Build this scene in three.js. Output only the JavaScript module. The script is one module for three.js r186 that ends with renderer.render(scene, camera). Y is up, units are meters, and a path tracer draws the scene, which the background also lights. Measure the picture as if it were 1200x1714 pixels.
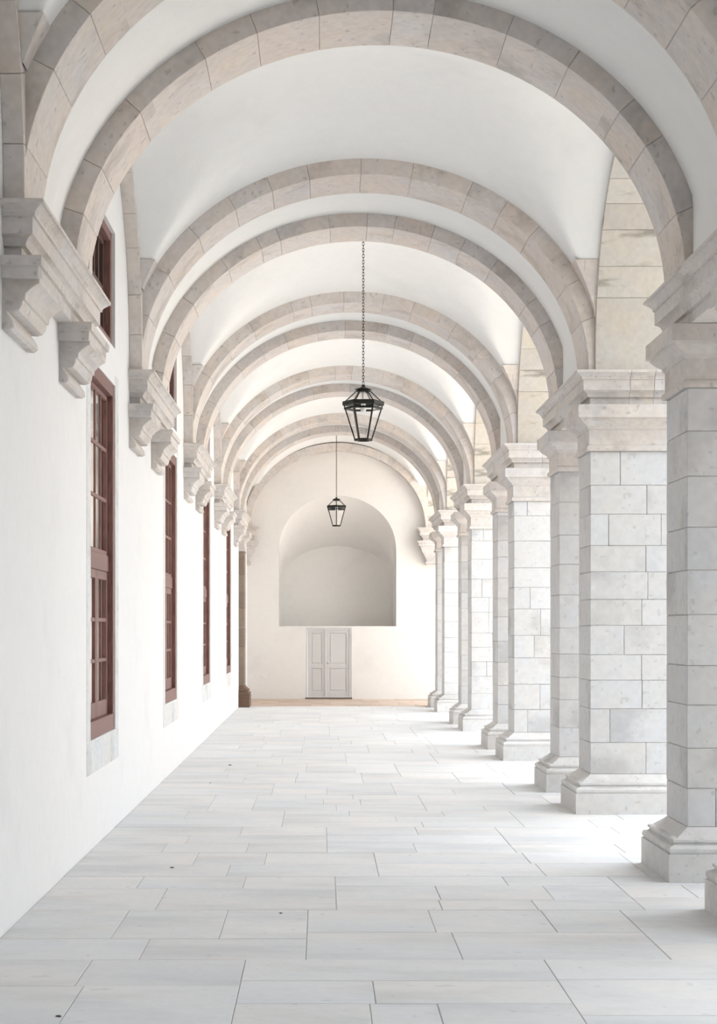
import * as THREE from 'three';
import { mergeGeometries, toCreasedNormals } from 'three/addons/utils/BufferGeometryUtils.js';

// ------------------------------------------------------------------ camera, sky, sun, exposure
const scene = new THREE.Scene();
const F = 2900;                                            // focal length in pixels of the 1200 x 1714 frame
const camera = new THREE.PerspectiveCamera(2 * Math.atan(857 / F) * 180 / Math.PI, 1200 / 1714, 0.1, 300);
camera.position.set(0, 2, 0);
camera.lookAt(0, 2, -10);
camera.setViewOffset(1200, 1714, 62, -193, 1200, 1714);    // shifted lens: verticals stay vertical
camera.updateProjectionMatrix();
scene.add(camera);

scene.background = new THREE.Color().setRGB(0.88, 0.94, 1.0);
scene.backgroundIntensity = 1.0;

const sun = new THREE.DirectionalLight(new THREE.Color().setRGB(1.0, 0.92, 0.83), 8.0);
sun.target.position.set(8, 0, -26);
sun.position.set(8 - 0.4 * 50, 0.75 * 50, -26 + 0.8 * 50);            // high, from behind the viewer's left: the gallery's own roof keeps it out
sun.castShadow = true;
sun.shadow.mapSize.set(4096, 4096);
Object.assign(sun.shadow.camera, { left: -45, right: 45, top: 45, bottom: -45, near: 1, far: 120 });
scene.add(sun, sun.target);

const renderer = new THREE.WebGLRenderer({ antialias: true });
renderer.toneMapping = THREE.LinearToneMapping;
renderer.toneMappingExposure = 4.5;
renderer.shadowMap.enabled = true;

// ------------------------------------------------------------------ helpers
function rngOf(seed) { let a = seed >>> 0; return () => { a = (a + 0x6D2B79F5) | 0; let t = Math.imul(a ^ (a >>> 15), 1 | a); t = (t + Math.imul(t ^ (t >>> 7), 61 | t)) ^ t; return ((t ^ (t >>> 14)) >>> 0) / 4294967296; }; }
const rnd = rngOf(20240611);
const pick = (a) => a[Math.floor(rnd() * a.length)];
const lerp = (a, b, t) => a + (b - a) * t;
const smooth = (a, b, x) => { const t = Math.min(1, Math.max(0, (x - a) / (b - a))); return t * t * (3 - 2 * t); };

const taken = new Map();
function numbered(name) { const n = taken.get(name) ?? 0; taken.set(name, n + 1); return n ? `${name}_${String(n).padStart(3, '0')}` : name; }
function shade(o) { o.traverse((m) => { if (m.isMesh) { m.castShadow = true; m.receiveShadow = true; } }); }
function thing(name, label, category, group) {
  const g = new THREE.Group(); g.name = numbered(name); g.userData = { label, category }; if (group) g.userData.group = group;
  scene.add(g); return g;
}
function structure(name, label) { const g = new THREE.Group(); g.name = name; g.userData = { kind: 'structure', label }; scene.add(g); return g; }
function part(name, geo, mat, parent) { const m = new THREE.Mesh(geo, mat); m.name = name; m.castShadow = m.receiveShadow = true; parent.add(m); return m; }

// uv in metres from the dominant axis of each face
function boxUV(geo, ou = 0, ov = 0) {
  const g = geo.index ? geo.toNonIndexed() : geo;
  const p = g.attributes.position, uv = new Float32Array(p.count * 2);
  const a = new THREE.Vector3(), b = new THREE.Vector3(), c = new THREE.Vector3(), n = new THREE.Vector3();
  for (let i = 0; i < p.count; i += 3) {
    a.fromBufferAttribute(p, i); b.fromBufferAttribute(p, i + 1); c.fromBufferAttribute(p, i + 2);
    n.copy(b).sub(a).cross(c.clone().sub(a));
    const x = Math.abs(n.x), y = Math.abs(n.y), z = Math.abs(n.z);
    for (let k = 0; k < 3; k++) {
      const j = i + k, X = p.getX(j), Y = p.getY(j), Z = p.getZ(j);
      let u, v;
      if (y >= x && y >= z) { u = X; v = Z; } else if (x >= z) { u = Z; v = Y; } else { u = X; v = Y; }
      uv[j * 2] = u + ou; uv[j * 2 + 1] = v + ov;
    }
  }
  g.setAttribute('uv', new THREE.BufferAttribute(uv, 2));
  return g;
}
function fromTriangles(tri, crease = 0, ou = 0, ov = 0) {
  let g = new THREE.BufferGeometry();
  g.setAttribute('position', new THREE.BufferAttribute(new Float32Array(tri), 3));
  g.computeVertexNormals();
  if (crease) g = toCreasedNormals(g, crease);
  return boxUV(g, ou, ov);
}
const quad = (t, a, b, c, d) => t.push(...a, ...b, ...c, ...a, ...c, ...d);
// a block with chamfered edges between two corners (world coordinates, depth d = -z)
function block(x0, x1, y0, y1, d0, d1, c = 0.006, ou = rnd() * 7, ov = rnd() * 7) {
  const lo = [x0, y0, -d1], hi = [x1, y1, -d0], t = [];
  const P = (s, f) => [0, 1, 2].map((k) => (s[k] ? hi[k] : lo[k]) + (k === f ? 0 : (s[k] ? -c : c)));
  const out = [];
  for (let f = 0; f < 3; f++) for (const side of [0, 1]) {
    const u = (f + 1) % 3, v = (f + 2) % 3;
    const q = [[0, 0], [1, 0], [1, 1], [0, 1]].map(([i, j]) => { const s = [0, 0, 0]; s[f] = side; s[u] = i; s[v] = j; return P(s, f); });
    side ? quad(t, q[0], q[1], q[2], q[3]) : quad(t, q[3], q[2], q[1], q[0]);
  }
  for (let e = 0; e < 3; e++) { // edges along axis e, between faces u and v
    const u = (e + 1) % 3, v = (e + 2) % 3;
    for (const i of [0, 1]) for (const j of [0, 1]) {
      const s0 = [0, 0, 0], s1 = [0, 0, 0]; s0[u] = s1[u] = i; s0[v] = s1[v] = j; s1[e] = 1;
      const q = [P(s0, u), P(s1, u), P(s1, v), P(s0, v)];
      i === j ? quad(t, q[3], q[2], q[1], q[0]) : quad(t, q[0], q[1], q[2], q[3]);
    }
  }
  for (const i of [0, 1]) for (const j of [0, 1]) for (const k of [0, 1]) {
    const s = [i, j, k], a = P(s, 0), b = P(s, 1), cc = P(s, 2);
    (i + j + k) % 2 ? t.push(...a, ...b, ...cc) : t.push(...a, ...cc, ...b);
  }
  return fromTriangles(t, 0, ou, ov);
}
function plain(x0, x1, y0, y1, d0, d1) { const g = new THREE.BoxGeometry(x1 - x0, y1 - y0, d1 - d0); g.translate((x0 + x1) / 2, (y0 + y1) / 2, -(d0 + d1) / 2); return boxUV(g); }
// stacked mouldings round a rectangle: levels [y, offset]; sides that do not project keep offset 0. sides: [x0, x1, d0, d1]
function moulded(x0, x1, d0, d1, levels, sides = [1, 1, 1, 1], ou = rnd() * 7) {
  const t = [];
  const ring = ([y, o]) => { const X0 = x0 - o * sides[0], X1 = x1 + o * sides[1], Z0 = -(d0 - o * sides[2]), Z1 = -(d1 + o * sides[3]); return [[X0, y, Z0], [X1, y, Z0], [X1, y, Z1], [X0, y, Z1]]; };
  const rings = levels.map(ring);
  for (let i = 0; i + 1 < rings.length; i++) for (let k = 0; k < 4; k++) { const n = (k + 1) % 4; quad(t, rings[i][k], rings[i][n], rings[i + 1][n], rings[i + 1][k]); }
  const b = rings[0], e = rings[rings.length - 1];
  quad(t, b[3], b[2], b[1], b[0]); quad(t, e[0], e[1], e[2], e[3]);
  return fromTriangles(t, 0.5, ou, ou * 0.7);
}
// one curved stone of an arch. at(s) -> {p:[a,b], n:[na,nb]} on the intrados, n outward; place(a, b, w) -> world point; w from w0 to w1
function archStone(at, s0, s1, thick, w0, w1, place, seg = 5, c = 0.0045) {
  const sect = (k) => { // k: 0 full, 1 inset
    const i = k ? c : 0;
    return [[i, w0 + c], [c, w0 + i], [thick - i, w0 + i], [thick - i, w1 - i], [c, w1 - i], [i, w1 - c]];
  };
  const ringAt = (s, inset) => sect(inset).map(([r, w]) => { const { p, n } = at(s); return place(p[0] + n[0] * r, p[1] + n[1] * r, w); });
  const rings = [ringAt(s0, 1), ringAt(s0 + c, 0)];
  for (let i = 1; i < seg; i++) rings.push(ringAt(lerp(s0 + c, s1 - c, i / seg), 0));
  rings.push(ringAt(s1 - c, 0), ringAt(s1, 1));
  const t = [], N = 6;
  for (let i = 0; i + 1 < rings.length; i++) for (let k = 0; k < N; k++) { const n = (k + 1) % N; quad(t, rings[i][k], rings[i][n], rings[i + 1][n], rings[i + 1][k]); }
  for (const [r, f] of [[rings[0], 1], [rings[rings.length - 1], 0]]) for (let k = 1; k + 1 < N; k++) f ? t.push(...r[0], ...r[k + 1], ...r[k]) : t.push(...r[0], ...r[k], ...r[k + 1]);
  return fromTriangles(t, 0.35, rnd() * 7, rnd() * 7);
}
function patch(nu, nv, fn, uvScale) { // smooth sheet fn(u, v) -> [x, y, z]
  const pos = [], uv = [], idx = [];
  for (let j = 0; j <= nv; j++) for (let i = 0; i <= nu; i++) { const p = fn(i / nu, j / nv); pos.push(...p); uv.push(p[0] + p[1] * 0.6, p[2] + p[1] * 0.3); }
  for (let j = 0; j < nv; j++) for (let i = 0; i < nu; i++) { const a = j * (nu + 1) + i, b = a + 1, c = a + nu + 1, d = c + 1; idx.push(a, b, d, a, d, c); }
  const g = new THREE.BufferGeometry();
  g.setAttribute('position', new THREE.Float32BufferAttribute(pos, 3)); g.setAttribute('uv', new THREE.Float32BufferAttribute(uv, 2)); g.setIndex(idx); g.computeVertexNormals();
  return g;
}

// ------------------------------------------------------------------ procedural textures
function noiseTile(seed) {
  const N = 64, r = rngOf(seed), v = Float32Array.from({ length: N * N }, () => r());
  return (x, y, per) => { // value noise, period per (<= 64)
    const xi = Math.floor(x), yi = Math.floor(y), fx = x - xi, fy = y - yi, sx = fx * fx * (3 - 2 * fx), sy = fy * fy * (3 - 2 * fy);
    const w = (a) => ((a % per) + per) % per, g = (a, b) => v[w(b) * N + w(a)];
    return lerp(lerp(g(xi, yi), g(xi + 1, yi), sx), lerp(g(xi, yi + 1), g(xi + 1, yi + 1), sx), sy);
  };
}
function fbm(n, u, v, per, oct) { let s = 0, a = 0.5, t = 0; for (let o = 0; o < oct; o++) { const p = Math.min(64, per << o); s += a * n(u * p, v * p, p); t += a; a *= 0.55; } return s / t; }
function texture(size, metres, fn, srgb) {
  const d = new Uint8Array(size * size * 4);
  for (let y = 0; y < size; y++) for (let x = 0; x < size; x++) { const c = fn(x / size, y / size), i = (y * size + x) * 4; for (let k = 0; k < 3; k++) d[i + k] = Math.max(0, Math.min(255, c[k] * 255)); d[i + 3] = 255; }
  const t = new THREE.DataTexture(d, size, size); t.wrapS = t.wrapT = THREE.RepeatWrapping; t.magFilter = THREE.LinearFilter; t.minFilter = THREE.LinearMipmapLinearFilter; t.generateMipmaps = true;
  if (srgb) t.colorSpace = THREE.SRGBColorSpace; t.repeat.set(1 / metres, 1 / metres); t.needsUpdate = true; return t;
}
const nA = noiseTile(11), nB = noiseTile(27), nC = noiseTile(53);
// limestone: warm and grey patches, small pits and stains (values multiply the material colour)
const stoneMap = texture(512, 1.7, (u, v) => {
  const a = fbm(nA, u, v, 3, 6), b = fbm(nB, u, v, 5, 5), f = fbm(nC, u, v, 40, 2);
  const pit = smooth(0.75, 0.84, fbm(nB, u + 0.3, v, 32, 3)) * 0.09, stain = smooth(0.5, 0.78, a) * 0.12;
  const l = 0.97 - stain - pit + (f - 0.5) * 0.07, w = (b - 0.5) * 0.06;
  return [l + w * 0.7, l, l - w];
}, true);
// whitewashed stone: limewash worn through to grey and beige, with dark specks
const washMap = texture(512, 1.9, (u, v) => {
  const a = fbm(nB, u, v, 3, 6), b = fbm(nA, u + 0.4, v, 6, 5), f = fbm(nC, u, v, 36, 2);
  const worn = smooth(0.4, 0.74, a) * 0.1, speck = smooth(0.74, 0.84, fbm(nC, u, v + 0.2, 34, 4)) * 0.06, warm = (b - 0.5) * 0.05;
  const l = 0.975 - worn - speck + (f - 0.5) * 0.05;
  return [l + warm * 0.6, l, l - warm * 0.8];
}, true);
// arcade stone with drawn-out rusty and grey streaks
const streakMap = texture(512, 1.6, (u, v) => {
  const a = fbm(nA, u, v * 4, 2, 6), b = fbm(nB, u, v, 6, 5), f = fbm(nC, u, v, 40, 2);
  const s = smooth(0.6, 0.74, a) * 0.24, w = (b - 0.5) * 0.07, l = 0.97 - s + (f - 0.5) * 0.06;
  return [l + w * 0.5 + s * 0.02, l, l - w - s * 0.08];
}, true);
// floor slabs: faint drawn-out bedding and cloudy patches
const slabMap = texture(1024, 2.6, (u, v) => {
  const a = fbm(nA, u, v * 3, 2, 6), b = fbm(nB, u, v, 4, 6), f = fbm(nC, u, v, 50, 2), p = smooth(0.78, 0.86, fbm(nC, u, v, 30, 3)) * 0.05;
  const l = 0.965 - smooth(0.46, 0.76, a) * 0.05 - p + (b - 0.5) * 0.045 + (f - 0.5) * 0.02, w = (b - 0.5) * 0.03;
  return [l + w, l, l - w];
}, true);
const plasterMap = texture(512, 3.1, (u, v) => { const a = fbm(nA, u, v, 3, 6), f = fbm(nC, u, v, 30, 3), l = 0.985 - smooth(0.55, 0.75, a) * 0.02 + (f - 0.5) * 0.014; return [l, l, l]; }, true);
const woodMap = texture(256, 0.8, (u, v) => { const a = fbm(nA, u * 8, v, 8, 4), l = 0.86 + (a - 0.5) * 0.35; return [l, l * 0.98, l * 0.97]; }, true);
const roughBump = texture(512, 0.9, (u, v) => { const a = fbm(nA, u, v, 10, 6), p = smooth(0.68, 0.8, fbm(nB, u, v, 20, 3)); const h = 0.6 + (a - 0.5) * 0.5 - p * 0.16; return [h, h, h]; });
const fineBump = texture(512, 1.4, (u, v) => { const a = fbm(nB, u, v, 8, 6); return [a, a, a]; });

const mortarMap = texture(256, 1.3, (u, v) => { const a = fbm(nA, u, v, 4, 5), l = 1 - smooth(0.46, 0.7, a) * 0.5; return [l, l * 0.99, l * 0.97]; }, true);
const C = (r, g, b) => new THREE.Color().setRGB(r, g, b);
const std = (color, map, o = {}) => new THREE.MeshStandardMaterial({ color, map: map ?? null, roughness: 0.88, ...o });
const tones = (list, map, bump, scale) => list.map(([r, g, b]) => std(C(r, g, b), map, { bumpMap: bump, bumpScale: scale }));
const M = {
  plaster: std(C(0.89, 0.89, 0.88), plasterMap, { bumpMap: fineBump, bumpScale: 0.003 }),
  wall: std(C(0.85, 0.852, 0.86), plasterMap, { bumpMap: fineBump, bumpScale: 0.003 }),
  cream: std(C(0.86, 0.838, 0.81), plasterMap, { bumpMap: fineBump, bumpScale: 0.003 }),
  mortar: std(C(0.66, 0.635, 0.61), mortarMap),
  joint: std(C(0.56, 0.54, 0.52), stoneMap),
  rib: tones([[0.735, 0.67, 0.62], [0.75, 0.69, 0.645], [0.715, 0.65, 0.605], [0.74, 0.665, 0.615], [0.755, 0.70, 0.66]], stoneMap, roughBump, 0.004),
  arcade: tones([[0.64, 0.595, 0.53], [0.67, 0.63, 0.57], [0.62, 0.57, 0.505]], streakMap, roughBump, 0.004),
  pier: tones([[0.68, 0.675, 0.675], [0.69, 0.685, 0.685], [0.67, 0.665, 0.665], [0.68, 0.67, 0.66], [0.70, 0.695, 0.695]], washMap, roughBump, 0.004),
  trim: tones([[0.71, 0.665, 0.63], [0.73, 0.685, 0.65], [0.69, 0.645, 0.61]], stoneMap, roughBump, 0.003),
  base: tones([[0.70, 0.685, 0.67], [0.73, 0.715, 0.70]], washMap, roughBump, 0.004),
  slab: tones([[0.82, 0.815, 0.81], [0.83, 0.825, 0.82], [0.81, 0.80, 0.795], [0.82, 0.81, 0.80], [0.84, 0.835, 0.835]], slabMap, fineBump, 0.003),
  tan: tones([[0.60, 0.46, 0.36], [0.64, 0.50, 0.40], [0.57, 0.44, 0.35]], stoneMap, fineBump, 0.003),
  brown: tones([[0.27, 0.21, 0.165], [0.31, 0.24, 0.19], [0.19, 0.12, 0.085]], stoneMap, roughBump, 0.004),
  surround: std(C(0.76, 0.76, 0.75), stoneMap, { bumpMap: fineBump, bumpScale: 0.002 }),
  wood: std(C(0.30, 0.155, 0.135), woodMap, { roughness: 0.55 }),
  darkWood: std(C(0.12, 0.062, 0.05), woodMap, { roughness: 0.6 }),
  curtain: std(C(0.9, 0.82, 0.75), plasterMap),
  glass: new THREE.MeshPhysicalMaterial({ color: 0xffffff, roughness: 0.04, transmission: 1, thickness: 0, ior: 1.5 }),
  iron: std(C(0.02, 0.021, 0.018), null, { roughness: 0.5, metalness: 0.6 }),
  lampGlass: new THREE.MeshPhysicalMaterial({ color: 0xffffff, roughness: 0.05, transmission: 1, thickness: 0, ior: 1.5 }),
  opal: std(C(0.82, 0.82, 0.8), null, { roughness: 0.4 }),
  door: std(C(0.66, 0.65, 0.65), plasterMap, { roughness: 0.5 }),
  steel: std(C(0.7, 0.69, 0.66), null, { roughness: 0.3, metalness: 1 }),
  threshold: std(C(0.2, 0.15, 0.12), stoneMap),
  plastic: std(C(0.82, 0.81, 0.78), null, { roughness: 0.4 }),
  ground: std(C(0.62, 0.58, 0.53), slabMap), facade: std(C(0.5, 0.48, 0.45), stoneMap),
  leaf: std(C(0.13, 0.10, 0.07), null),
};

// ------------------------------------------------------------------ the measured plan (metres; d = distance along the gallery)
const WL = -2.07, EL = -1.93, SH = 2.9, ER = 2.95, OUT = 4.15;    // left wall, left arch edge, pier face, right arch edge, outer face
const XC = 0.465, A = 2.42, B = 2.13, TH = 0.17, CT = 4.76;        // transverse arches: centre, half span, rise, thickness, cornice top
const PITCH = 7.4, D0 = 11.3, SW = 0.82, FAR = 2.44, PW = 3.26, END = 48.3;
const NEAR = [0, 1, 2, 3, 4].map((i) => D0 + i * PITCH);           // near face of each pair of piers
const R2 = 2.07, RA = 2.03, SPR = 4.88;                            // side vault, side arch, their springing
const ORD = ['first', 'second', 'third', 'fourth', 'fifth'];

// ------------------------------------------------------------------ floor
{
  const fl = structure('floor', 'pale stone slab floor of the long vaulted gallery');
  part('bedding', plain(WL - 0.05, OUT + 0.1, -0.2, -0.007, -4, END), M.joint, fl);
  // random ashlar: groups of rows across the gallery, cut into fields, each field into its own courses and slabs
  const lay = (x0, x1, d0, d1) => { const g = 0.002; part('slab', block(x0 + g, x1 - g, -0.04, (rnd() - 0.5) * 0.003, d0 + g, d1 - g, 0.003), pick(M.slab), fl); };
  const spread = (a0, a1, least, most) => { const n = Math.max(1, Math.round((a1 - a0) / lerp(least, most, rnd()))), c = [a0]; for (let i = 1; i < n; i++) c.push(lerp(a0, a1, (i + (rnd() - 0.5) * 0.5) / n)); c.push(a1); return c; };
  for (let d = -4; d < 8.4; d += 1.55) for (let x = WL, q = [...spread(WL, OUT + 0.1, 1.4, 2.0)], k = 0; k + 1 < q.length; k++) lay(q[k], q[k + 1], d, d + 1.55);
  for (let d = 8.4; d < 43.8;) {
    const far = d > 24, e = 43.9 - d < 2.6 ? 43.9 : d + (far ? 1.9 : 1.45) + rnd() * 0.6, fields = spread(WL, OUT + 0.1, 1.7, 2.4);
    for (let f = 0; f + 1 < fields.length; f++) { const cs = spread(d, e, far ? 0.75 : 0.55, far ? 1.0 : 0.85); for (let c = 0; c + 1 < cs.length; c++) { const xs = spread(fields[f], fields[f + 1], 0.65, 1.25); for (let k = 0; k + 1 < xs.length; k++) lay(xs[k], xs[k + 1], cs[c], cs[c + 1]); } }
    d = e;
  }
  for (let d = 43.9, k = 0; d < END - 0.1; d += 1.1, k++) for (let x = WL - (k % 2) * 0.4; x < OUT; x += 0.9) part('slab', block(Math.max(WL, x) + 0.003, Math.min(OUT + 0.1, x + 0.9) - 0.003, -0.04, (rnd() - 0.5) * 0.003, d + 0.003, Math.min(END, d + 1.1) - 0.003, 0.003), pick(M.tan), fl);
}
// ------------------------------------------------------------------ walls
const WIN = NEAR.slice(0, 4).map((d) => d + 5.15);    // window centres, one in each bay
const WH = 0.93;
const LOW = [0.98, 4.42], UP = [4.79, 5.95];
function shapeOf(pts) { const s = new THREE.Shape(); pts.forEach(([a, b], i) => (i ? s.lineTo(a, b) : s.moveTo(a, b))); s.closePath(); return s; }
function holeOf(pts) { const s = new THREE.Path(); pts.forEach(([a, b], i) => (i ? s.lineTo(a, b) : s.moveTo(a, b))); s.closePath(); return s; }
const rect = (a0, a1, b0, b1) => [[a0, b0], [a1, b0], [a1, b1], [a0, b1]];
{
  const wl = structure('wall_left', 'smooth white plastered wall with tall wooden windows');
  const s = shapeOf(rect(-4, END + 0.5, -0.2, 7.6));
  for (const c of WIN) for (const [b0, b1] of [LOW, UP]) s.holes.push(holeOf(rect(c - WH, c + WH, b0, b1)));
  const g = new THREE.ExtrudeGeometry(s, { depth: 0.55, bevelEnabled: false });   // shape (d, y) extruded along x
  g.applyMatrix4(new THREE.Matrix4().set(0, 0, 1, WL - 0.55, 0, 1, 0, 0, -1, 0, 0, 0, 0, 0, 0, 1));
  part('plaster_face', boxUV(g), M.wall, wl);
  // room behind the windows, so that they look into a dim interior
  const room = structure('wall_room', 'dim room behind the tall windows');
  part('back', plain(-5.4, -5.2, -0.2, 7.6, -4, END + 0.5), M.wall, room);
  part('room_floor', plain(-5.2, WL - 0.55, -0.2, -0.02, -4, END + 0.5), M.mortar, room);
  part('room_end', plain(-5.2, WL - 0.55, -0.02, 7.6, END + 0.3, END + 0.5), M.wall, room);
  part('room_end', plain(-5.2, WL - 0.55, -0.02, 7.6, -4, -3.8), M.wall, room);
}
{ // roof slab above the vaults
  const rf = structure('roof', 'roof above the vaults');
  part('slab', plain(-5.4, OUT + 0.25, 7.6, 8.1, -4.3, END + 0.8), M.mortar, rf);
}
{ // right side: the closed part beside the camera
  const wr = structure('wall_right', 'plain white wall beside the viewer');
  part('solid_wall', plain(3.3, OUT, -0.2, 7.6, -4, 7.16), M.wall, wr);
  const wb = structure('wall_back', 'plain white wall closing the gallery behind the viewer');
  part('plaster_face', plain(WL, OUT, -0.2, 7.6, -4.3, -4), M.wall, wb);
}
// ------------------------------------------------------------------ end wall with arched recess and door
const NX = 0.45, NHW = 1.63, NB = 2.03;
{
  const we = structure('wall_end', 'pale end wall with a deep arched recess above the door');
  const s = shapeOf(rect(WL - 0.1, OUT, -0.2, 7.6));
  const arch = (spring, rise, n = 28) => { const p = []; for (let i = 0; i <= n; i++) { const a = Math.PI * i / n; p.push([NX + Math.cos(a) * NHW, spring + Math.sin(a) * rise]); } return p; };
  const front = arch(4.2, 1.47), back = arch(3.3, 1.05);
  s.holes.push(holeOf([[NX - NHW, NB], [NX + NHW, NB], ...front]));
  const DX0 = -0.43, DX1 = 0.835, DT = 1.99;
  s.holes.push(holeOf(rect(DX0, DX1, 0.0, DT)));
  const g = new THREE.ExtrudeGeometry(s, { depth: 0.3, bevelEnabled: false });
  g.translate(0, 0, -END - 0.3);
  part('plaster_face', boxUV(g), M.cream, we);
  // recess: soffit falling to a lower arch at the back, side walls, ledge, back
  const DP = 1.9, fr = [[NX + NHW, NB], ...front, [NX - NHW, NB]], bk = [[NX + NHW, NB], ...back, [NX - NHW, NB]];
  const sof = patch(fr.length - 1, 8, (u, v) => { const i = Math.round(u * (fr.length - 1)); return [lerp(fr[i][0], bk[i][0], v), lerp(fr[i][1], bk[i][1], v), -(END + 0.001 + DP * v)]; });
  part('recess_soffit', sof, M.cream, we);
  part('recess_back', plain(NX - NHW - 0.1, NX + NHW + 0.1, NB - 0.1, 5.2, END + DP, END + DP + 0.2), M.cream, we);
  part('recess_ledge', plain(NX - NHW, NX + NHW, NB - 0.03, NB, END + 0.003, END + DP), M.cream, we);
  part('backing', plain(WL - 0.1, OUT, -0.2, 7.6, END + DP + 0.2, END + DP + 0.4), M.cream, we);
  part('backing', plain(WL - 0.3, WL - 0.1, -0.2, 7.6, END, END + DP + 0.4), M.cream, we);
  part('backing', plain(OUT, OUT + 0.2, -0.2, 7.6, END, END + DP + 0.4), M.cream, we);
  part('backing', plain(WL - 0.3, OUT + 0.2, 7.6, 7.8, END + 0.8, END + DP + 0.4), M.cream, we);
  // door
  const door = structure('door_1', 'small pale grey double door in the end wall');
  const dd = END + 0.045;
  part('threshold', block(DX0 - 0.02, DX1 + 0.02, 0.0, 0.045, END - 0.05, END + 0.2, 0.004), M.threshold, door);
  for (const [x, w] of [[DX0 + 0.02, 0.04], [DX1 - 0.02, 0.04]]) part('jamb', block(x - w / 2, x + w / 2, 0.045, DT - 0.04, END + 0.01, END + 0.16, 0.004), M.door, door);
  part('head', block(DX0, DX1, DT - 0.04, DT, END + 0.01, END + 0.16, 0.004), M.door, door);
  const mid = 0.115;
  for (const [a, b] of [[DX0 + 0.045, mid - 0.004], [mid + 0.004, DX1 - 0.045]]) {
    const leaf = new THREE.Group(); leaf.name = 'leaf'; door.add(leaf);
    part('core', plain(a, b, 0.055, DT - 0.045, dd + 0.02, dd + 0.045), M.door, leaf);
    const st = 0.095, y = [0.055, 0.21, 0.86, 0.97, DT - 0.15, DT - 0.045];
    part('stile', block(a, a + st, y[0], y[5], dd, dd + 0.03, 0.004), M.door, leaf);
    part('stile', block(b - st, b, y[0], y[5], dd, dd + 0.03, 0.004), M.door, leaf);
    for (const [p, q] of [[y[0], y[1]], [y[2], y[3]], [y[4], y[5]]]) part('rail', block(a + st, b - st, p, q, dd, dd + 0.03, 0.004), M.door, leaf);
    for (const [p, q] of [[y[1], y[2]], [y[3], y[4]]]) part('panel', block(a + st + 0.03, b - st - 0.03, p + 0.03, q - 0.03, dd + 0.008, dd + 0.03, 0.008), M.door, leaf);
  }
  part('cover_strip', block(mid - 0.03, mid + 0.03, 0.055, DT - 0.045, dd - 0.018, dd, 0.005), M.door, door);
  const knob = new THREE.SphereGeometry(0.03, 14, 10); knob.translate(0.19, 1.02, -(dd - 0.04)); part('knob', knob, M.steel, door);
  const rose = new THREE.CylinderGeometry(0.028, 0.028, 0.02, 14); rose.rotateX(Math.PI / 2); rose.translate(0.19, 1.02, -(dd - 0.005)); part('rose', rose, M.steel, door);
  for (const y of [0.3, 1.72]) part('hinge', block(DX1 - 0.05, DX1 - 0.02, y, y + 0.1, dd - 0.02, dd + 0.02, 0.004), M.steel, door);
}
// ------------------------------------------------------------------ vaults
const e1x = (y) => (A + TH) * Math.sqrt(Math.max(0, 1 - ((y - CT) / (B + TH)) ** 2));     // half width of the main vault at height y
const e2d = (y) => (y <= SPR ? R2 : Math.sqrt(Math.max(0, R2 * R2 - (y - SPR) ** 2)));     // half width of the side vault at height y
const SPLIT = 5.91;                                                                          // top of the stone springers
function springer(parent, y0, y1, dc, side, dir) { // one course of stone below the plaster, side = -1 left / 1 right, dir = -1 near / 1 far
  const edge = side < 0 ? EL : ER, n = 5, t = [], inset = 0.012;
  const at = (y) => ({ g: Math.max(side < 0 ? edge : -1e9, Math.min(side > 0 ? edge : 1e9, XC + side * e1x(y))), d: dc + dir * (e2d(y) - inset) });
  for (let i = 0; i < n; i++) {
    const ya = lerp(y0, y1, i / n), yb = lerp(y0, y1, (i + 1) / n), a = at(ya), b = at(yb);
    if (Math.abs(a.g - edge) < 1e-4 && Math.abs(b.g - edge) < 1e-4) continue;
    // face of the side vault, and the return along the main vault up to the rib
    quad(t, [edge, ya, -a.d], [a.g, ya, -a.d], [b.g, yb, -b.d], [edge, yb, -b.d]);
    const ra = dc + dir * (R2 + 0.01), si = -side * inset;
    quad(t, [a.g + si, ya, -a.d], [a.g + si, ya, -ra], [b.g + si, yb, -ra], [b.g + si, yb, -b.d]);
    quad(t, [a.g, ya, -a.d], [a.g + si, ya, -a.d], [b.g + si, yb, -b.d], [b.g, yb, -b.d]);
  }
  if (t.length) part('springer_stone', fromTriangles(t, 0, rnd() * 5, rnd() * 5), pick(M.rib), parent);
}
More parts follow.
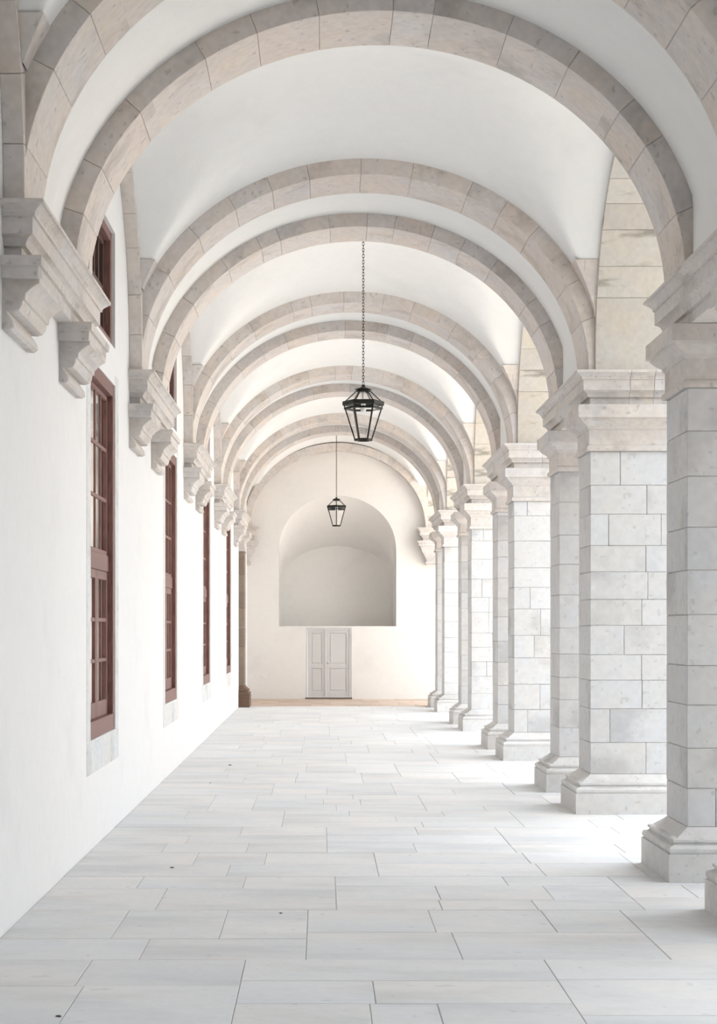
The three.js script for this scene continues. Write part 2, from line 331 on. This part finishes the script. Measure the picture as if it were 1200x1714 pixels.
function bay(d0, d1, name, label) {
  const c = structure(name, label), dc = (d0 + d1) / 2;
  // plaster shell: the main vault and the side vaults meet in soft groins
  const NX_ = 120, ND = 96, pos = [], uv = [], idx = [], low = [];
  for (let j = 0; j <= ND; j++) for (let i = 0; i <= NX_; i++) {
    const x = lerp(EL - 0.001, ER + 0.001, i / NX_), d = lerp(d0 - 0.001, d1 + 0.001, j / ND), q = (x - XC) / (A + TH), r = (d - dc) / R2;
    const e1 = CT + (B + TH) * Math.sqrt(Math.max(0, 1 - q * q)), e2 = SPR + R2 * Math.sqrt(Math.max(0, 1 - r * r)), m = Math.max(e1, e2);
    const k = 0.02 + 0.4 * smooth(5.95, 6.7, m), h = Math.max(k - Math.abs(e1 - e2), 0) / k, y = m + h * h * k / 4 + 0.33 * Math.max(0, 1 - r * r) * Math.max(0, 1 - q * q);
    pos.push(x, y, -d); uv.push(x, d); low.push(y < SPLIT - 0.16);
  }
  for (let j = 0; j < ND; j++) for (let i = 0; i < NX_; i++) { const p = j * (NX_ + 1) + i, q = p + 1, r = p + NX_ + 1, t = r + 1; if (low[p] && low[q] && low[r] && low[t]) continue; idx.push(p, q, t, p, t, r); }
  const g = new THREE.BufferGeometry(); g.setAttribute('position', new THREE.Float32BufferAttribute(pos, 3)); g.setAttribute('uv', new THREE.Float32BufferAttribute(uv, 2)); g.setIndex(idx); g.computeVertexNormals();
  part('vault_shell', g, M.plaster, c);
  for (const side of [-1, 1]) for (const dir of [-1, 1]) for (const [a, b] of [[4.762, 5.2], [5.2, 5.56], [5.56, SPLIT]]) springer(c, a, b, dc, side, dir);
}
const bayEnds = [[7.16, 11.3], ...NEAR.map((d, i) => [d + PW, i < 4 ? NEAR[i + 1] : END])];
bayEnds.forEach(([a, b], i) => bay(a, b, i ? `ceiling_${i + 1}` : 'ceiling_1', i === 5 ? 'white plaster groin vault before the end wall' : `white plaster groin vault of the ${['nearest', 'second', 'third', 'fourth', 'fifth'][i]} bay`));
NEAR.forEach((d, i) => { // plain barrel strip between the two ribs of a pair
  const c = structure(`ceiling_${i + 7}`, `plaster strip of vault between the ${ORD[i]} pair of stone arches`);
  part('vault_web', patch(64, 3, (u, v) => { const a = Math.PI * u; return [Math.max(WL + 0.004, Math.min(ER - 0.004, XC - Math.cos(a) * (A + TH - 0.004))), CT + Math.sin(a) * (B + TH - 0.004), -(d + lerp(SW - 0.001, FAR + 0.001, v))]; }), M.plaster, c);
});
{
  const c = structure('ceiling_12', 'barrel vault over the viewer');
  part('vault_web', patch(48, 2, (u, v) => { const a = Math.PI * u; return [XC - Math.cos(a) * (A + TH), CT + Math.sin(a) * (B + TH), -lerp(-4, 7.2, v)]; }), M.plaster, c);
}
// ------------------------------------------------------------------ transverse arches
function ellipsePath(a, b) { // points of the half ellipse by length
  const N = 400, L = [0]; let px = -a, py = 0;
  for (let i = 1; i <= N; i++) { const t = Math.PI - Math.PI * i / N, x = Math.cos(t) * a, y = Math.sin(t) * b; L.push(L[i - 1] + Math.hypot(x - px, y - py)); px = x; py = y; }
  const at = (s) => { let i = 1; while (i < N && L[i] < s) i++; const f = (s - L[i - 1]) / (L[i] - L[i - 1]), t = Math.PI - Math.PI * (i - 1 + f) / N, x = Math.cos(t), y = Math.sin(t), nx = x / a, ny = y / b, l = Math.hypot(nx, ny); return { p: [XC + a * x, CT + b * y], n: [nx / l, ny / l] }; };
  return { length: L[N], at };
}
const rib = ellipsePath(A, B);
function cuts(length, n, jitter) { const c = [0]; for (let i = 1; i < n; i++) c.push(length * (i + (rnd() - 0.5) * jitter) / n); c.push(length); return c; }
function transverse(d0, d1, label) {
  const t = thing('transverse_arch', label, 'stone arch', 'transverse stone arches across the gallery');
  const c = cuts(rib.length, 14 + Math.floor(rnd() * 3), 0.5);
  for (let i = 0; i + 1 < c.length; i++) part('voussoir', archStone(rib.at, c[i] + 0.001, c[i + 1] - 0.001, TH + 0.05, -d1, -d0, (a, b, w) => [Math.max(WL, Math.min(ER - 0.002, a)), b, w]), pick(M.rib), t);
}
NEAR.forEach((d, i) => {
  transverse(d, d + SW, `beige stone arch, nearer one of the ${ORD[i]} pair spanning the gallery`);
  transverse(d + FAR, d + PW, `beige stone arch, farther one of the ${ORD[i]} pair spanning the gallery`);
});
transverse(END - 0.3, END, 'slim pale stone arch lying against the end wall around the recess');
// ------------------------------------------------------------------ side arches
function sidePath(R) { const st = SPR - CT, L = 2 * st + Math.PI * R; return { length: L, at: (s) => { if (s < st) return { p: [-R, CT + s], n: [-1, 0] }; if (s > L - st) return { p: [R, CT + L - s], n: [1, 0] }; const t = Math.PI - (s - st) / R; return { p: [Math.cos(t) * R, SPR + Math.sin(t) * R], n: [Math.cos(t), Math.sin(t)] }; } }; }
const side = sidePath(RA);
bayEnds.forEach(([a, b], i) => {
  const dc = (a + b) / 2, place = (p, q, w) => [w, q, -Math.min(END, Math.max(7.165, dc - p))];
  const t = thing('wall_arch', i === 5 ? 'stone arch band on the left wall beside the end wall' : `stone arch band on the left wall above ${i ? 'the ' + ORD[i - 1] + ' tall window from the camera' : 'the corner nearest the camera'}`, 'stone arch', 'stone arch bands on the window wall');
  const c = cuts(side.length, 15, 0.4);
  for (let k = 0; k + 1 < c.length; k++) part('voussoir', archStone(side.at, c[k] + 0.0015, c[k + 1] - 0.0015, 0.2, WL, EL, place), pick(M.rib), t);
  const r = thing('arcade_arch', `wide stained stone arch of the arcade ${i === 5 ? 'beside the end wall' : !i ? 'before the first pair of piers' : 'between the ' + ORD[i - 1] + ' and ' + ORD[i] + ' pairs of piers'}`, 'stone arch', 'arcade arches on the courtyard side');
  const e = [0, 0.78]; while (e[e.length - 1] < side.length / 2 - 0.3) e.push(e[e.length - 1] + 0.3 + rnd() * 0.12);
  const half = e.slice(); const all = [...half, ...half.slice(0, -1).reverse().map((s) => side.length - s)];
  if (all[half.length] - all[half.length - 1] < 0.05) all.splice(half.length, 1);
  for (let k = 0; k + 1 < all.length; k++) part('voussoir', archStone(side.at, all[k] + 0.0015, all[k + 1] - 0.0015, 0.28, ER, OUT, place, 4), pick(M.arcade), r);
  // masonry over the arch, up to the roof
  const R = RA + 0.28, o = [[i ? a - PW / 2 : 7.165, CT], [dc - R, CT]];
  for (let k = 0; k <= 24; k++) { const q = Math.PI - Math.PI * k / 24; o.push([dc + Math.cos(q) * R, SPR + Math.sin(q) * R]); }
  o.push([dc + R, CT]); if (i < 5) o.push([b + PW / 2, CT]); const oe = i < 5 ? b + PW / 2 : dc + R; o.push([oe, 7.6], [i ? a - PW / 2 : 7.165, 7.6]);
  const cl = o.map(([p, q]) => [Math.min(END, Math.max(7.165, p)), q]);
  const g = new THREE.ExtrudeGeometry(shapeOf(cl.reverse()), { depth: OUT - 3.0, bevelEnabled: false });
  g.applyMatrix4(new THREE.Matrix4().set(0, 0, 1, 3.0, 0, 1, 0, 0, -1, 0, 0, 0, 0, 0, 0, 1));
  part('spandrel', boxUV(g), M.plaster, r);
});
// ------------------------------------------------------------------ piers, entablatures
const BASE = [[0, 0.18], [0.22, 0.18], [0.224, 0.165], [0.232, 0.17], [0.244, 0.175], [0.262, 0.175], [0.274, 0.168], [0.282, 0.155], [0.284, 0.14], [0.292, 0.125], [0.305, 0.12], [0.312, 0.135], [0.33, 0.135], [0.338, 0.118], [0.34, 0.095], [0.36, 0.07], [0.385, 0.035], [0.4, 0.015], [0.415, 0]];
const CAP = [[3.90, 0.0], [3.902, 0.03], [3.93, 0.036], [3.955, 0.03], [3.965, 0.012], [4.13, 0.012], [4.14, 0.03], [4.165, 0.035], [4.185, 0.06], [4.215, 0.1], [4.24, 0.118], [4.25, 0.12], [4.252, 0.148], [4.385, 0.148], [4.39, 0.14]];
const ENT = [[4.39, 0.0], [4.475, 0.0], [4.482, 0.03], [4.505, 0.035], [4.53, 0.05], [4.545, 0.075], [4.55, 0.085], [4.66, 0.085], [4.665, 0.1], [4.685, 0.102], [4.70, 0.115], [4.72, 0.14], [4.728, 0.15], [4.732, 0.165], [4.757, 0.165], [4.76, 0.16]];
function pier(d, label) {
  const t = thing('stone_pier', label, 'pier', 'stone piers of the arcade');
  const x0 = SH, x1 = OUT, d1 = d + SW;
  const sub = (name) => { const g = new THREE.Group(); g.name = name; t.add(g); return g; }, base = sub('base'), shaft = sub('shaft');
  part('plinth', moulded(x0, x1, d, d1, BASE.slice(0, 2)), pick(M.base), base);
  part('base_moulding', moulded(x0, x1, d, d1, [[0.22, 0.165], ...BASE.slice(2)]), pick(M.base), base);
  part('mortar_core', plain(x0 + 0.012, x1 - 0.012, 0.4, 3.92, d + 0.012, d1 - 0.012), M.mortar, shaft);
  const ys = [0.415]; while (ys[ys.length - 1] < 3.45) ys.push(ys[ys.length - 1] + 0.27 + rnd() * 0.14); ys.push(3.9);
  for (let k = 0; k + 1 < ys.length; k++) {
    const xs = [x0]; if (rnd() < 0.85) xs.push(x0 + 0.18 + rnd() * 0.5); if (xs[xs.length - 1] < x0 + 0.5) xs.push(x0 + 0.75 + rnd() * 0.25); xs.push(x1);
    for (let q = 0; q + 1 < xs.length; q++) {
      const o = (rnd() - 0.5) * 0.004;
      part('stone', block(xs[q] + (q ? 0.0015 : o), xs[q + 1] - 0.0015, ys[k] + 0.0015, ys[k + 1] - 0.0015, d + (rnd() - 0.5) * 0.006, d1 + (rnd() - 0.5) * 0.004, 0.006), pick(M.pier), shaft);
    }
  }
  part('capital', moulded(x0, x1, d, d1, CAP), pick(M.trim), t);
}
NEAR.forEach((d, i) => {
  pier(d, `whitewashed stone pier, nearer one of the ${ORD[i]} pair of the arcade`);
  pier(d + FAR, `whitewashed stone pier, farther one of the ${ORD[i]} pair of the arcade`);
  const t = thing('entablature', `moulded stone cornice block resting on the ${ORD[i]} pair of piers`, 'cornice', 'cornice blocks on the piers');
  const xs = [SH, SH + 0.42, SH + 0.68, OUT];
  for (let q = 0; q < 3; q++) part('cornice_stone', moulded(xs[q] + (q ? 0.002 : 0), xs[q + 1] - (q < 2 ? 0.002 : 0), d, d + PW, ENT, [q ? 0 : 1, q < 2 ? 0 : 1, 1, 1]), pick(M.trim), t);
});
// ------------------------------------------------------------------ corbels on the left wall
const CX = -1.955;
function consoleParts(owner, d, d1) {
  const t = new THREE.Group(); t.name = 'console'; owner.add(t);
  part('abacus', moulded(WL, CX, d, d1, [[4.255, 0.125], [4.33, 0.13], [4.335, 0.15], [4.39, 0.155], [4.397, 0.15]], [0, 1, 1, 1]), pick(M.trim), t);
  const p = [[WL - 0.02, 3.94], [-2.02, 3.935], [-2.0, 3.95], [-2.005, 3.985], [-2.03, 4.02], [-2.045, 4.04], [-2.04, 4.055], [-2.0, 4.05], [-1.965, 4.06], [-1.945, 4.09], [-1.94, 4.125], [-1.925, 4.13], [-1.92, 4.165], [-1.885, 4.2], [-1.85, 4.225], [-1.83, 4.235], [-1.83, 4.262], [WL - 0.02, 4.262]];
  const g = new THREE.ExtrudeGeometry(shapeOf(p), { depth: d1 - d + 0.14, bevelEnabled: true, bevelSize: 0.006, bevelThickness: 0.006, bevelSegments: 1 });
  g.translate(0, 0, -(d1 + 0.07));
  part('bracket', boxUV(toCreasedNormals(g.toNonIndexed ? (g.index ? g.toNonIndexed() : g) : g, 0.5), rnd() * 5, rnd() * 5), pick(M.trim), t);
}
NEAR.forEach((d, i) => {
  const t = thing('wall_corbel', `moulded stone corbel on ${i < 4 ? 'two consoles' : 'a console'}, ${ORD[i]} from the camera on the window wall`, 'corbel', 'corbels on the window wall');
  const ds = [d, d + 1.2, d + 2.2, d + PW];
  for (let q = 0; q < 3; q++) part('cornice_stone', moulded(WL, CX, ds[q] + (q ? 0.0015 : 0), ds[q + 1] - (q < 2 ? 0.0015 : 0), ENT, [0, 1, q ? 0 : 1, q < 2 ? 0 : 1]), pick(M.trim), t);
  consoleParts(t, d, d + SW);
  if (i < 4) consoleParts(t, d + FAR, d + PW);
});
{ // brown pilaster at the far end of the left wall
  const t = thing('wall_pilaster', 'dark brown stone pilaster at the far end of the left wall', 'pilaster');
  const d = NEAR[4] + FAR, x1 = CX + 0.02;
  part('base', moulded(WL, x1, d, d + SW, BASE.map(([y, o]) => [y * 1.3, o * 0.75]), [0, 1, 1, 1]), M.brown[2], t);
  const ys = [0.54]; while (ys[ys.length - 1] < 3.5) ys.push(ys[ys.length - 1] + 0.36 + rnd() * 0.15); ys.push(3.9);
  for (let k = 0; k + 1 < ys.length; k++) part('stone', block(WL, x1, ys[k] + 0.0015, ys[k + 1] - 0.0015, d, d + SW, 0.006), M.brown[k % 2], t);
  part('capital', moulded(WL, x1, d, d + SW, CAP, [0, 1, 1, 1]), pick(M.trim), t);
}
for (const [x0, x1, sides, label] of [[WL, -1.88, [0, 1, 1, 0], 'small stone corbel in the left corner of the end wall'], [2.81, 3.3, [1, 0, 1, 0], 'small stone corbel in the right corner of the end wall']]) {
  const t = thing('corner_corbel', label, 'corbel', 'corner corbels of the end wall');
  const d = END - 0.34;
  part('cornice_stone', moulded(x0, x1, d, END, ENT, sides), pick(M.trim), t);
  part('console', moulded(x0, x1, d, END, [[3.74, -0.1], [3.78, -0.07], [3.82, -0.09], [3.84, -0.12], [3.9, -0.1], [4.0, -0.04], [4.1, 0.02], [4.2, 0.06], [4.25, 0.08], [4.255, 0.125], [4.33, 0.13], [4.335, 0.15], [4.39, 0.155], [4.397, 0.15]], sides), pick(M.trim), t);
}
// ------------------------------------------------------------------ windows
function bars(parent, list, d0, d1, x0, x1, mat, name) { for (const [a0, a1, b0, b1] of list) part(name, block(x0, x1, b0, b1, a0, a1, 0.004), mat, parent); }
function sash(parent, name, a0, a1, b0, b1, cols, rowsN, stile, muntin, x0, x1, mat, bottom = stile) {
  const s = new THREE.Group(); s.name = name; parent.add(s);
  bars(s, [[a0, a0 + stile, b0, b1], [a1 - stile, a1, b0, b1]], 0, 0, x0, x1, mat, 'stile');
  bars(s, [[a0 + stile, a1 - stile, b0, b0 + bottom], [a0 + stile, a1 - stile, b1 - stile, b1]], 0, 0, x0, x1, mat, 'rail');
  const i0 = a0 + stile, i1 = a1 - stile, j0 = b0 + bottom, j1 = b1 - stile, xm = (x0 + x1) / 2;
  for (let c = 1; c < cols; c++) { const a = lerp(i0, i1, c / cols); part('muntin', block(x0 + 0.006, x1 - 0.006, j0, j1, a - muntin / 2, a + muntin / 2, 0.003), mat, s); }
  for (let r = 1; r < rowsN; r++) { const b = lerp(j0, j1, r / rowsN); part('muntin', block(x0 + 0.004, x1 - 0.004, b - muntin / 2, b + muntin / 2, i0, i1, 0.003), mat, s); }
  for (let c = 0; c < cols; c++) for (let r = 0; r < rowsN; r++) {
    const g = new THREE.PlaneGeometry((i1 - i0) / cols, (j1 - j0) / rowsN); g.rotateY(Math.PI / 2);
    g.translate(xm, lerp(j0, j1, (r + 0.5) / rowsN), -lerp(i0, i1, (c + 0.5) / cols)); part('pane', g, M.glass, s);
  }
}
WIN.forEach((c, i) => {
  const w = structure(`window_${i + 1}`, `tall reddish brown wooden window, ${ORD[i]} from the camera, in the white wall`);
  const a0 = c - WH, a1 = c + WH, [b0, b1] = LOW, X = WL - 0.065;
  bars(w, [[a0, a0 + 0.09, b0, b1], [a1 - 0.09, a1, b0, b1]], 0, 0, X - 0.1, X + 0.055, M.wood, 'jamb');
  bars(w, [[a0 + 0.09, a1 - 0.09, b0, b0 + 0.16], [a0 + 0.09, a1 - 0.09, b1 - 0.12, b1]], 0, 0, X - 0.1, X + 0.055, M.wood, 'frame_rail');
  const tr = 2.6;
  bars(w, [[a0 + 0.09, a1 - 0.09, tr - 0.05, tr + 0.11]], 0, 0, X - 0.1, X + 0.012, M.wood, 'transom');
  sash(w, 'fixed_light', a0 + 0.09, a1 - 0.09, tr + 0.11, b1 - 0.12, 4, 3, 0.045, 0.036, X - 0.035, X - 0.002, M.wood);
  sash(w, 'casement', a0 + 0.09, c - 0.003, b0 + 0.16, tr - 0.05, 2, 3, 0.085, 0.036, X - 0.035, X, M.wood, 0.15);
  sash(w, 'casement', c + 0.003, a1 - 0.09, b0 + 0.16, tr - 0.05, 2, 3, 0.085, 0.036, X - 0.035, X, M.wood, 0.15);
  part('curtain', plain(X - 0.12, X - 0.11, b0, b1, a0, a1), M.curtain, w);
  // flush stone surround
  const q = 0.26, y0 = b0 - 0.3;
  part('surround', block(WL - 0.05, WL + 0.004, y0, b0 - 0.002, a0 - q, a1 + q, 0.003), M.surround, w);
  for (const [p0, p1] of [[a0 - q, a0 - 0.002], [a1 + 0.002, a1 + q]]) part('surround', block(WL - 0.05, WL + 0.004, b0 + 0.002, b1 + 0.1, p0, p1, 0.003), M.surround, w);
});
WIN.forEach((c, i) => {
  const w = structure(`window_${i + 5}`, `small dark wooden upper window above the ${ORD[i]} tall window`);
  const a0 = c - WH, a1 = c + WH, [b0, b1] = UP, X = WL - 0.09;
  bars(w, [[a0, a0 + 0.09, b0, b1], [a1 - 0.09, a1, b0, b1]], 0, 0, X - 0.1, X + 0.055, M.wood, 'jamb');
  bars(w, [[a0 + 0.09, a1 - 0.09, b0, b0 + 0.09], [a0 + 0.09, a1 - 0.09, b1 - 0.09, b1]], 0, 0, X - 0.1, X + 0.055, M.wood, 'frame_rail');
  sash(w, 'fixed_light', a0 + 0.09, a1 - 0.09, b0 + 0.09, b1 - 0.09, 5, 2, 0.05, 0.05, X - 0.05, X - 0.01, M.darkWood);
});
// ------------------------------------------------------------------ lanterns
function lantern(x, d, ring, turn, label) {
  const t = thing('hanging_lantern', label, 'lantern', 'hanging iron lanterns');
  t.position.set(x, ring, -d); t.rotation.y = turn;
  const R = 0.285, RB = 0.115, RT = 0.1, HB = -0.5, HT = 0.18, P = (r, k, y) => new THREE.Vector3(Math.cos(k * Math.PI / 3) * r, y, Math.sin(k * Math.PI / 3) * r);
  const bar = (a, b, w) => { const l = a.distanceTo(b), g = new THREE.BoxGeometry(w, l, w); g.applyQuaternion(new THREE.Quaternion().setFromUnitVectors(new THREE.Vector3(0, 1, 0), b.clone().sub(a).normalize())); g.translate((a.x + b.x) / 2, (a.y + b.y) / 2, (a.z + b.z) / 2); return g; };
  const hexRing = (ro, ri, y0, y1) => { const s = new THREE.Shape(), h = new THREE.Path(); for (let k = 0; k < 6; k++) { const c = Math.cos(k * Math.PI / 3), n = Math.sin(k * Math.PI / 3); k ? s.lineTo(ro * c, ro * n) : s.moveTo(ro * c, ro * n); k ? h.lineTo(ri * c, ri * n) : h.moveTo(ri * c, ri * n); } s.closePath(); h.closePath(); s.holes.push(h); const g = new THREE.ExtrudeGeometry(s, { depth: y1 - y0, bevelEnabled: true, bevelSize: 0.004, bevelThickness: 0.004, bevelSegments: 1 }); g.rotateX(Math.PI / 2); g.translate(0, y1, 0); return g; };
  part('rim', hexRing(R, R - 0.045, -0.02, 0.03), M.iron, t);
  part('lower_rim', hexRing(R - 0.02, R - 0.045, -0.075, -0.055), M.iron, t);
  part('bottom_ring', hexRing(RB + 0.008, RB - 0.02, HB - 0.012, HB + 0.012), M.iron, t);
  for (let k = 0; k < 6; k++) {
    part('frame_bar', bar(P(R - 0.012, k, 0), P(RB, k, HB), 0.017), M.iron, t);
    part('roof_bar', bar(P(R - 0.02, k, 0.02), P(RT - 0.01, k, HT), 0.013), M.iron, t);
    const pane = (r0, y0, r1, y1) => { const a = P(r0, k, y0), b = P(r0, k + 1, y0), c = P(r1, k + 1, y1), e = P(r1, k, y1), q = []; quad(q, a.toArray(), b.toArray(), c.toArray(), e.toArray()); return fromTriangles(q); };
    part('pane', pane(R - 0.03, -0.03, RB - 0.004, HB + 0.01), M.lampGlass, t);
    part('roof_pane', pane(R - 0.03, 0.025, RT - 0.02, HT - 0.01), M.lampGlass, t);
  }
  const cap = new THREE.LatheGeometry([[0.001, 0.265], [0.02, 0.262], [0.026, 0.24], [0.045, 0.225], [0.115, 0.205], [0.122, 0.198], [0.1, 0.19], [0.085, 0.165], [0.001, 0.165]].map(([r, y]) => new THREE.Vector2(r, y)), 6);
  cap.rotateY(Math.PI / 6); part('cap', cap, M.iron, t);
  const hold = new THREE.CylinderGeometry(0.02, 0.02, 0.13, 12); hold.translate(0, 0.1, 0); part('lamp_holder', hold, M.opal, t);
  const bulb = new THREE.LatheGeometry([[0.001, -0.12], [0.03, -0.11], [0.042, -0.075], [0.038, -0.03], [0.02, 0.035], [0.001, 0.04]].map(([r, y]) => new THREE.Vector2(r, y)), 16); part('bulb', bulb, M.opal, t);
  // chain up to the vault
  const top = 7.43 - ring, links = [], n = Math.floor((top - 0.26) / 0.042);
  for (let k = 0; k < n; k++) { const g = new THREE.TorusGeometry(0.018, 0.0045, 5, 10); g.scale(0.75, 1.45, 1); g.rotateY(k % 2 ? Math.PI / 2 : 0); g.translate(0, 0.285 + k * 0.042, 0); links.push(g); }
  const chain = part('chain', mergeGeometries(links), M.iron, t); chain.userData.kind = 'stuff';
  const rose = new THREE.CylinderGeometry(0.06, 0.03, 0.03, 16); rose.translate(0, top - 0.012, 0); part('ceiling_rose', rose, M.iron, t);
}
lantern(0.58, 24.03, 5.1, 0, 'black iron hexagonal glass lantern hanging in the middle of the gallery, the larger one');
lantern(0.4, 46.2, 5.21, Math.PI / 6, 'black iron hexagonal glass lantern hanging before the end wall, the smaller one');
// ------------------------------------------------------------------ small things
{
  const t = thing('wall_socket', 'small white electrical plate low on the end wall', 'socket');
  part('plate', block(-1.67, -1.53, 0.56, 0.7, END - 0.02, END, 0.005), M.plastic, t);
  part('insert', block(-1.64, -1.56, 0.59, 0.67, END - 0.027, END - 0.018, 0.004), M.opal, t);
}
const crumbs = [[98, 1702, 0.02, 'tiny dark dry leaf on the floor in the near left corner'], [470, 1529, 0.016, 'tiny dark pebble on the floor below the larger lantern'], [288, 1453, 0.022, 'tiny dry leaf on the floor near the first window'], [385, 1281, 0.028, 'tiny dry leaf on the floor by the second window'], [352, 1311, 0.016, 'tiny pebble on the floor halfway along the left wall']];
for (let [px, py, r, label] of crumbs) {
  const d = 5800 / (py - 1050), x = (px - 538) * d / F;
  r *= 0.7; const t = thing(label.includes('leaf') ? 'dry_leaf' : 'pebble', label, label.includes('leaf') ? 'leaf' : 'pebble', 'crumbs on the floor');
  const g = new THREE.IcosahedronGeometry(r, 1), p = g.attributes.position; for (let i = 0; i < p.count; i++) p.setXYZ(i, p.getX(i) * (1 + 0.4 * Math.sin(p.getZ(i) * 190)), p.getY(i) * 0.35, p.getZ(i) * (0.8 + 0.4 * Math.sin(p.getX(i) * 150)));
  g.computeVertexNormals(); g.translate(x, r * 0.33, -d); part('crumb', g, M.leaf, t);
}
{ // the wing that meets the gallery at the courtyard corner
  const w = structure('wall_wing', 'plain facade of the wing that meets the gallery at the courtyard corner');
  part('facade', plain(OUT + 0.2, 40, -0.2, 10.5, -4, 7.0), M.facade, w);
  const o = structure('wall_opposite', 'plain facade of the wing across the courtyard');
  part('facade', plain(30, 36, -0.2, 11, -4, 75), M.facade, o);
}
{ // courtyard
  const c = structure('ground', 'sunlit paved courtyard beyond the arcade');
  part('paving', plain(OUT + 0.1, 60, -0.4, -0.12, -30, 90), M.ground, c);
}
renderer.render(scene, camera);
